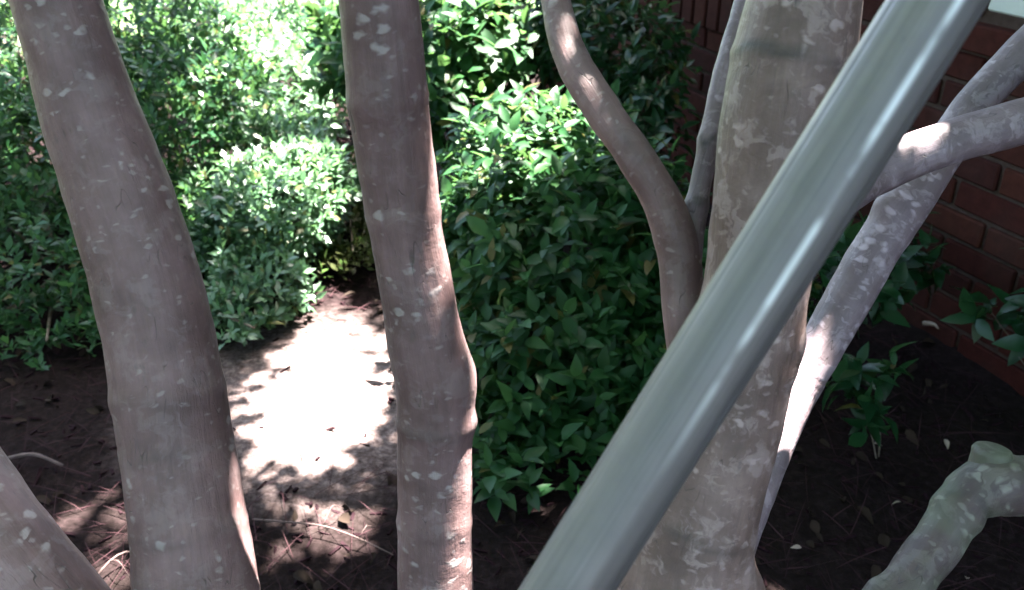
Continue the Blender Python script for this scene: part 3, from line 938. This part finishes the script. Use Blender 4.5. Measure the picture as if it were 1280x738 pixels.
shrub('boxwood_shrub', (-0.72, 2.45), 'low pale green shrub in full sun between the left and middle trunks', 'shrub',
      [blob(350, 250, 2.5, 0.18, 0.2, 0.14), blob(300, 310, 2.45, 0.15, 0.16, 0.14), blob(395, 225, 2.55, 0.10, 0.12, 0.09), blob(330, 370, 2.33, 0.12, 0.12, 0.11), blob(290, 410, 2.25, 0.12, 0.12, 0.09), blob(410, 250, 2.5, 0.06, 0.08, 0.05), blob(350, 170, 2.7, 0.12, 0.12, 0.08)],
      0.036, 1500, 7, M_fine_b, spray=0.03, seed=22, stems=9, lumps=0.3, shell=0.2)
shrub('boxwood_shrub', (-0.85, 3.3), 'sunlit shrub behind the low pale one, touching the top edge left of the middle trunk', 'shrub',
      [blob(340, 110, 3.3, 0.30, 0.3, 0.22), blob(400, 60, 3.5, 0.25, 0.25, 0.24), blob(300, 30, 3.6, 0.36, 0.3, 0.24)],
      0.042, 1500, 7, M_fine_b, spray=0.035, seed=23, stems=8, lumps=0.32, shell=0.2)
shrub('boxwood_shrub', (-2.1, 4.3), 'bright far shrub at the top left corner behind the large dark shrub', 'shrub',
      [blob(30, -10, 4.4, 0.6, 0.4, 0.36), blob(150, 0, 4.5, 0.5, 0.4, 0.34), blob(-120, 0, 4.3, 0.5, 0.4, 0.4)],
      0.034, 2200, 6, M_fine_b, spray=0.04, seed=24, stems=6)
shrub('boxwood_shrub', (-0.6, 4.6), 'distant sunlit shrub at the top edge between the trunks, farthest from the pole', 'shrub',
      [blob(360, 0, 4.7, 0.5, 0.4, 0.33), blob(560, 0, 4.8, 0.5, 0.4, 0.3)],
      0.034, 1600, 6, M_fine_b, spray=0.04, seed=25, stems=6)
shrub('azalea_shrub', (-0.5, 2.85), 'low dark olive shrub in the shaded gap left of the middle trunk', 'shrub',
      [blob(425, 310, 2.65, 0.14, 0.14, 0.08), blob(450, 240, 2.85, 0.15, 0.15, 0.13), blob(410, 350, 2.5, 0.09, 0.1, 0.05), blob(460, 340, 2.55, 0.10, 0.1, 0.07)],
      0.034, 420, 6, M_olive, spray=0.035, seed=26, stems=5)
# broad leaved shrubs in the middle
shrub('broadleaf_shrub', (0.10, 1.95), 'round broad leaved green shrub between the middle trunk and the pole, sunlit on top', 'shrub',
      [blob(690, 330, 2.08, 0.27, 0.26, 0.26), blob(640, 300, 2.1, 0.18, 0.2, 0.22), blob(650, 190, 2.25, 0.18, 0.18, 0.13), blob(720, 180, 2.3, 0.13, 0.15, 0.12), blob(760, 300, 2.1, 0.2, 0.2, 0.24), blob(690, 460, 1.92, 0.25, 0.2, 0.2), blob(780, 440, 1.95, 0.2, 0.2, 0.2), blob(600, 320, 2.15, 0.1, 0.14, 0.2), blob(690, 570, 1.82, 0.14, 0.12, 0.1), blob(640, 560, 1.84, 0.12, 0.12, 0.09), blob(630, 480, 1.92, 0.12, 0.12, 0.12), blob(760, 550, 1.84, 0.14, 0.12, 0.1), blob(830, 380, 2.0, 0.14, 0.16, 0.2), blob(650, 610, 1.72, 0.1, 0.1, 0.06), blob(610, 560, 1.8, 0.07, 0.09, 0.07), blob(710, 620, 1.72, 0.1, 0.09, 0.07)],
      0.050, 1500, 6, M_broad, tmpl=BIG, spray=0.05, seed=31, stems=12, singles=298, m_one=M_broad_one, shell=0.2, lumps=0.2, spread=1.15, stem_r=0.006)
shrub('broadleaf_shrub', (-0.12, 2.7), 'large leaved sunlit shrub behind the middle trunk at the top edge', 'shrub',
      [blob(590, 70, 2.68, 0.18, 0.16, 0.16), blob(560, 130, 2.62, 0.13, 0.14, 0.13), blob(635, 20, 2.85, 0.18, 0.18, 0.18), blob(550, 30, 2.85, 0.17, 0.18, 0.17), blob(460, 60, 2.9, 0.16, 0.18, 0.16)],
      0.072, 420, 6, M_broad, tmpl=BIG, spray=0.06, seed=32, stems=9, singles=200, m_one=M_broad_one, lumps=0.2, spread=1.15, stem_r=0.006)
shrub('nandina_shrub', (0.36, 2.62), 'dark shaded leafy shrub standing against the brick wall', 'shrub',
      [blob(770, 60, 2.65, 0.17, 0.17, 0.15), blob(720, 40, 2.7, 0.18, 0.18, 0.2), blob(812, 105, 2.5, 0.09, 0.09, 0.08), blob(790, 170, 2.5, 0.13, 0.14, 0.13), blob(838, 55, 2.65, 0.05, 0.05, 0.04), blob(800, 235, 2.4, 0.09, 0.1, 0.09)],
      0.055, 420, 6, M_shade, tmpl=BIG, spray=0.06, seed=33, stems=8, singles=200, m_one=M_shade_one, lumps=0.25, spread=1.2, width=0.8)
# small plants in the shade by the wall
shrub('young_nandina', (0.80, 1.98), 'sparse dark plant at the foot of the wall behind the leaning slender stem', 'plant',
      [blob(1050, 320, 2.0, 0.10, 0.08, 0.08), blob(1120, 315, 2.0, 0.08, 0.08, 0.06), blob(1020, 380, 1.95, 0.07, 0.07, 0.08), blob(1175, 330, 2.0, 0.05, 0.05, 0.03), blob(1090, 360, 1.95, 0.06, 0.06, 0.05)],
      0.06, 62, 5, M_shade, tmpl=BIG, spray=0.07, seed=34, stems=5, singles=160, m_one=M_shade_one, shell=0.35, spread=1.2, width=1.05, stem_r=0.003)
shrub('seedling', (0.70, 1.50), 'small isolated plant with drooping pointed leaves on the bare dark soil', 'plant',
      [blob(1082, 470, 1.76, 0.055, 0.05, 0.04), blob(1060, 485, 1.74, 0.04, 0.04, 0.03), blob(1110, 470, 1.76, 0.03, 0.03, 0.03), blob(1090, 520, 1.72, 0.03, 0.03, 0.03)],
      0.056, 16, 5, M_shade, tmpl=BIG, spray=0.05, seed=35, stems=3, singles=80, m_one=M_shade_one, shell=0.35, spread=1.3, upw=0.2, width=1.0, stem_r=0.002)
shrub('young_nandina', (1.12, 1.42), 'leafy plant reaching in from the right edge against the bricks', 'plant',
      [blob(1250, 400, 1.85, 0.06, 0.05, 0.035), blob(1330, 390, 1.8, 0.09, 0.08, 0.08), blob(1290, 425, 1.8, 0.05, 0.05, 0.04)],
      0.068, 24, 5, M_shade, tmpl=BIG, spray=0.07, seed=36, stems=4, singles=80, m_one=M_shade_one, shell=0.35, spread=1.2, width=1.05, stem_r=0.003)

# ------------------------------------------------------------------ the metal pole
def pole():
    a, bq = W(708, 738, 0.50), W(1172, 0, 0.466)
    u = (bq - a).normalized()
    foot = a - u * ((a.z - 0.02) / u.z)
    L = 2.55
    q_ = u.to_track_quat('Z', 'Y')
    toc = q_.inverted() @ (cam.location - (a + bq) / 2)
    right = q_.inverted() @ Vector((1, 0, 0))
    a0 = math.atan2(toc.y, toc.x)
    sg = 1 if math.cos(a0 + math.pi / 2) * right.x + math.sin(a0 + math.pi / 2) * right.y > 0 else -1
    GLINT_ANG = a0 + sg * 0.42
    za, zb = (a - foot).length, (bq - foot).length
    m, t, out = mat('aluminium')
    n = N(t)
    co = n('TexCoord').outputs['Object']
    sm = n('Mapping', {'Vector': co, 'Scale': (170.0, 170.0, 2.5)}).outputs[0]
    st = n('TexNoise', {'Vector': sm, 'Scale': 1.0, 'Detail': 4.0, 'Roughness': 0.6}).outputs[0]
    dz = n('TexNoise', {'Vector': co, 'Scale': 22.0, 'Detail': 5.0, 'Roughness': 0.65}).outputs[0]
    c = n.ramp(st, [(0.3, (0.1172, 0.1129, 0.1134)), (0.7, (0.1757, 0.1648, 0.1656))])
    c = n.mix(n.ramp(dz, [(0.5, g3(0)), (0.75, g3(0.4))]), c, (0.13, 0.128, 0.135))
    sp = n('TexVoronoi', {'Vector': n('Mapping', {'Vector': co, 'Scale': (1, 1, 0.6)}).outputs[0], 'Scale': 42.0})
    sk = n('SeparateColor', {0: sp.outputs['Color']}).outputs[0]
    dent = n('Math', {0: n.ramp(sp.outputs['Distance'], [(0.10, g3(1)), (0.17, g3(0))]), 1: n.ramp(sk, [(0.62, g3(0)), (0.64, g3(1))])}, operation='MULTIPLY').outputs[0]
    sr = n('TexNoise', {'Vector': n('Mapping', {'Vector': co, 'Scale': (260.0, 260.0, 12.0)}).outputs[0], 'Scale': 1.0, 'Detail': 2.0}).outputs[0]
    c = n.mix(n.ramp(sr, [(0.66, g3(0)), (0.72, g3(0.5))]), c, (0.10, 0.105, 0.105))
    c = n.mix(dent, c, (0.07, 0.08, 0.09))
    h = n('Math', {0: st, 1: dent}, operation='SUBTRACT').outputs[0]
    bp = n('Bump', {'Height': h, 'Strength': 0.25, 'Distance': 0.0008})
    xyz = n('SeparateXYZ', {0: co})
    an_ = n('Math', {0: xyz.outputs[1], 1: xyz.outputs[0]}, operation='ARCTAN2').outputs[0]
    df = n('Math', {0: n('Math', {0: an_, 1: GLINT_ANG}, operation='SUBTRACT').outputs[0], 1: math.pi, 2: -math.pi}, operation='WRAP').outputs[0]
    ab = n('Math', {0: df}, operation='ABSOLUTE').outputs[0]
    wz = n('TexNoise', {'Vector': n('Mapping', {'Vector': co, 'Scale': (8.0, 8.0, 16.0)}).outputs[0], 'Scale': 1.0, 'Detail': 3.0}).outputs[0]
    painted_glint = n('Math', {0: n.ramp(ab, [(0.0, g3(1)), (0.15, g3(0))]), 1: n.ramp(wz, [(0.42, g3(0.1)), (0.50, g3(1))])}, operation='MULTIPLY').outputs[0]
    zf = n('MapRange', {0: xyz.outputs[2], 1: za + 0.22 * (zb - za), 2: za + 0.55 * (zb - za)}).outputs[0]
    painted_glint = n('Math', {0: painted_glint, 1: zf}, operation='MULTIPLY').outputs[0]
    c = n.mix(painted_glint, c, (0.55, 0.57, 0.57))  # highlight painted into the base colour, fading out down the pole
    rr = n.ramp(dz, [(0.3, g3(0.48)), (0.7, g3(0.66))])
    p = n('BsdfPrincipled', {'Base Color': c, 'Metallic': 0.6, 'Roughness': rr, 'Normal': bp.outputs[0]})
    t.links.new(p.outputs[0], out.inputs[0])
    root = empty('metal_pole', foot)
    root.rotation_mode = 'QUATERNION'
    root.rotation_quaternion = u.to_track_quat('Z', 'Y')
    tag(root, 'long dull aluminium pole slanting across in front of the trunks', 'pole')
    seg, r = 160, 0.0221
    prof = []
    for j in range(seg):
        an = 2 * math.pi * j / seg
        k = 0.0
        for c0, am, wd in ((0.42, 0.00025, 0.12), (-0.95, -0.0005, 0.06), (1.1, -0.0006, 0.08), (2.4, 0.0007, 0.09), (3.4, -0.0006, 0.06)):
            th = an - (a0 + sg * c0)
            dd = math.atan2(math.sin(th), math.cos(th))
            k += am * math.exp(-(dd / wd) ** 2)
        prof.append((r + k, an))
    bm = bmesh.new()
    rings = []
    zs = [0.03 + (L - 0.03) * i / 60 for i in range(61)]
    for rad_k, zz in [(1, z) for z in zs] + [(0.86, L), (0.86, L - 0.05)]:
        rings.append([bm.verts.new((q * rad_k * math.cos(an), q * rad_k * math.sin(an), zz)) for q, an in prof])
    for A, B in zip(rings, rings[1:]):
        for j in range(seg):
            bm.faces.new((A[j], A[(j + 1) % seg], B[(j + 1) % seg], B[j])).smooth = True
    me = bpy.data.meshes.new('tube')
    bm.to_mesh(me)
    bm.free()
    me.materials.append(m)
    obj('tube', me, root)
    bm = bmesh.new()
    rb = simple_mat('black_rubber', (0.02, 0.02, 0.02), (0.035, 0.035, 0.035), 0.8, 30)
    rr_ = [(0.0, 0.0), (0.024, 0.0), (0.027, 0.006), (0.0265, 0.03), (0.0245, 0.06), (0.0226, 0.062)]
    rings = [[bm.verts.new((q * math.cos(6.2832 * j / 32), q * math.sin(6.2832 * j / 32), zz)) for j in range(32)] for q, zz in rr_[1:]]
    for A, B in zip(rings, rings[1:]):
        for j in range(32):
            bm.faces.new((A[j], A[(j + 1) % 32], B[(j + 1) % 32], B[j])).smooth = True
    bm.faces.new(rings[0][::-1])
    me = bpy.data.meshes.new('rubber_foot')
    bm.to_mesh(me)
    bm.free()
    me.materials.append(rb)
    obj('rubber_foot', me, root)


pole()

# ------------------------------------------------------------------ litter on the bed
def bed_points(rs, n, x0=-2.6, x1=1.6, y0=0.2, y1=4.6):
    x, y = rs.uniform(x0, x1, n), rs.uniform(y0, y1, n)
    ok = x * NRM.x + y * NRM.y < WALL_D - 0.05
    x, y = x[ok], y[ok]
    z = np.array([gh(a, c) for a, c in zip(x, y)])
    g = G(400, 490)
    ok = (np.hypot(x - g.x, y - g.y) > 0.33) | (rs.uniform(0, 1, len(x)) < 0.06)  # litter thinned out over the painted pool of sun
    return np.stack([x, y, z], 1)[ok]


def litter():
    rs = np.random.default_rng(5)
    # shredded bark
    p = bed_points(rs, 9000)
    n = len(p)
    p[:, 2] += 0.002
    cube = ([(-.5, -.5, -.5), (.5, -.4, -.5), (.45, .5, -.5), (-.4, .45, -.5), (-.45, -.5, .5), (.4, -.45, .5), (.4, .45, .4), (-.35, .4, .45)],
            [(3, 2, 1, 0), (4, 5, 6, 7), (0, 1, 5, 4), (1, 2, 6, 5), (2, 3, 7, 6), (3, 0, 4, 7)])
    sc = np.stack([rs.uniform(0.002, 0.008, n), rs.uniform(0.010, 0.034, n), rs.uniform(0.002, 0.005, n)], 1)
    R = frames(rs.normal(0, 1, (n, 3)) * [1, 1, 0.18], rs.normal(0, 0.3, (n, 3)) + [0, 0, 1])
    tag(obj('bark_mulch', scatter_mesh('bark_mulch', cube, p, R, sc, M_mulch, False)), kind='stuff')
    # pine straw: long bent needles
    p = bed_points(rs, 11000)
    n = len(p)
    p[:, 2] += rs.uniform(0.004, 0.014, n)
    nd = ([(-.5, -.5, 0), (.5, -.5, 0), (-.5, -.17, .03), (.5, -.17, .03), (-.5, .17, .035), (.5, .17, .035), (0, .5, 0)],
          [(0, 1, 3, 2), (2, 3, 5, 4), (4, 5, 6)])
    L = rs.uniform(0.06, 0.15, n)
    sc = np.stack([rs.uniform(0.0011, 0.002, n), L, L * rs.uniform(0.3, 1.6, n)], 1)
    R = frames(rs.normal(0, 1, (n, 3)) * [1, 1, 0.08], rs.normal(0, 0.3, (n, 3)) + [0, 0, 1])
    tag(obj('pine_straw', scatter_mesh('pine_straw', nd, p, R, sc, M_straw)), kind='stuff')
    # brown fallen leaves
    p = bed_points(rs, 2400)
    n = len(p)
    p[:, 2] += rs.uniform(0.006, 0.014, n)
    R = frames(rs.normal(0, 1, (n, 3)) * [1, 1, 0.25], rs.normal(0, 0.45, (n, 3)) + [0, 0, 1])
    L = rs.uniform(0.018, 0.045, n)
    tag(obj('leaf_litter', scatter_mesh('leaf_litter', big_leaf(0.5, 0.3, 0.2), p, R, L, M_dead)), kind='stuff')


litter()


def twig(label, pts, r0, r1, m=M_twig, side=()):
    q = [G(*c) for c in pts]
    root = empty('twig', (q[0].x, q[0].y, 0))
    tag(root, label, 'twig')
    inv = Matrix.Translation((-q[0].x, -q[0].y, 0))
    rows = []
    for i, c in enumerate(q):
        t = i / (len(q) - 1)
        rows.append((c.x, c.y, gh(c.x, c.y) + 0.012 + r0 + (0.012 * math.sin(3.1 * t)), r0 * (1 - t) + r1 * t))
    o, _ = tube('stick', rows, m, seg=8, step=0.012, rough=0.0004, freq=120, parent=root)
    o.matrix_parent_inverse = inv
    for (i, e) in side:
        g = G(*e)
        a = rows[i]
        o, _ = tube('side_shoot', [(a[0], a[1], a[2], r0 * 0.5), ((a[0] + g.x) / 2, (a[1] + g.y) / 2, a[2] + 0.015, r0 * 0.4), (g.x, g.y, gh(g.x, g.y) + 0.012, r0 * 0.25)], m, seg=6, step=0.012, parent=root)
        o.matrix_parent_inverse = inv


twig('thin pale twig lying across the mulch between the left and middle trunks', [(318, 662), (360, 668), (405, 672), (450, 684), (492, 700)], 0.0018, 0.001, side=((2, (430, 640)), (3, (470, 668))))
twig('brown stick lying in the dark behind the lower left stem', [(10, 578), (45, 580), (80, 588)], 0.004, 0.003)
twig('bent twig lying beside the foot of the left trunk', [(120, 728), (140, 712), (160, 700), (172, 696)], 0.002, 0.0012, side=((1, (165, 728)),))
twig('short pale stick lying along the foot of the brick wall', [(1150, 423), (1163, 429), (1177, 436)], 0.006, 0.004, m=M_pale_dead)


def fallen():
    me_v, me_f = big_leaf(0.5, 0.25, 0.2)
    flat = np.concatenate([np.array(f) for f in me_f])
    tot = np.array([len(f) for f in me_f])
    me = mesh_np('fallen_leaf', np.array(me_v), flat, np.concatenate([[0], np.cumsum(tot)[:-1]]), tot, M_pale_dead)
    rs = random.Random(8)
    for q, lab in (((1088, 567), 'pale dead leaf on dark soil just below the small drooping plant'), ((1125, 633), 'pale dead leaf on dark soil above the low greenish limb, midway to the trunk'),
                   ((1178, 560), 'pale dead leaf on dark soil left of the knuckle of the low limb'), ((1000, 695), 'pale dead leaf on dark soil close to the foot of the thickest trunk'),
                   ((1208, 725), 'pale dead leaf under the low greenish limb at the bottom edge')):
        g = G(*q)
        o = obj('fallen_leaf', me)
        o.location = (g.x, g.y, gh(g.x, g.y) + 0.016)
        s = rs.uniform(0.016, 0.026)
        o.scale = (s, s, s)
        o.rotation_euler = (rs.uniform(-0.3, 0.3), rs.uniform(-0.3, 0.3), rs.uniform(0, 6.28))
        tag(o, lab, 'dead leaf', 'pale dead leaves on the dark soil by the house')


fallen()
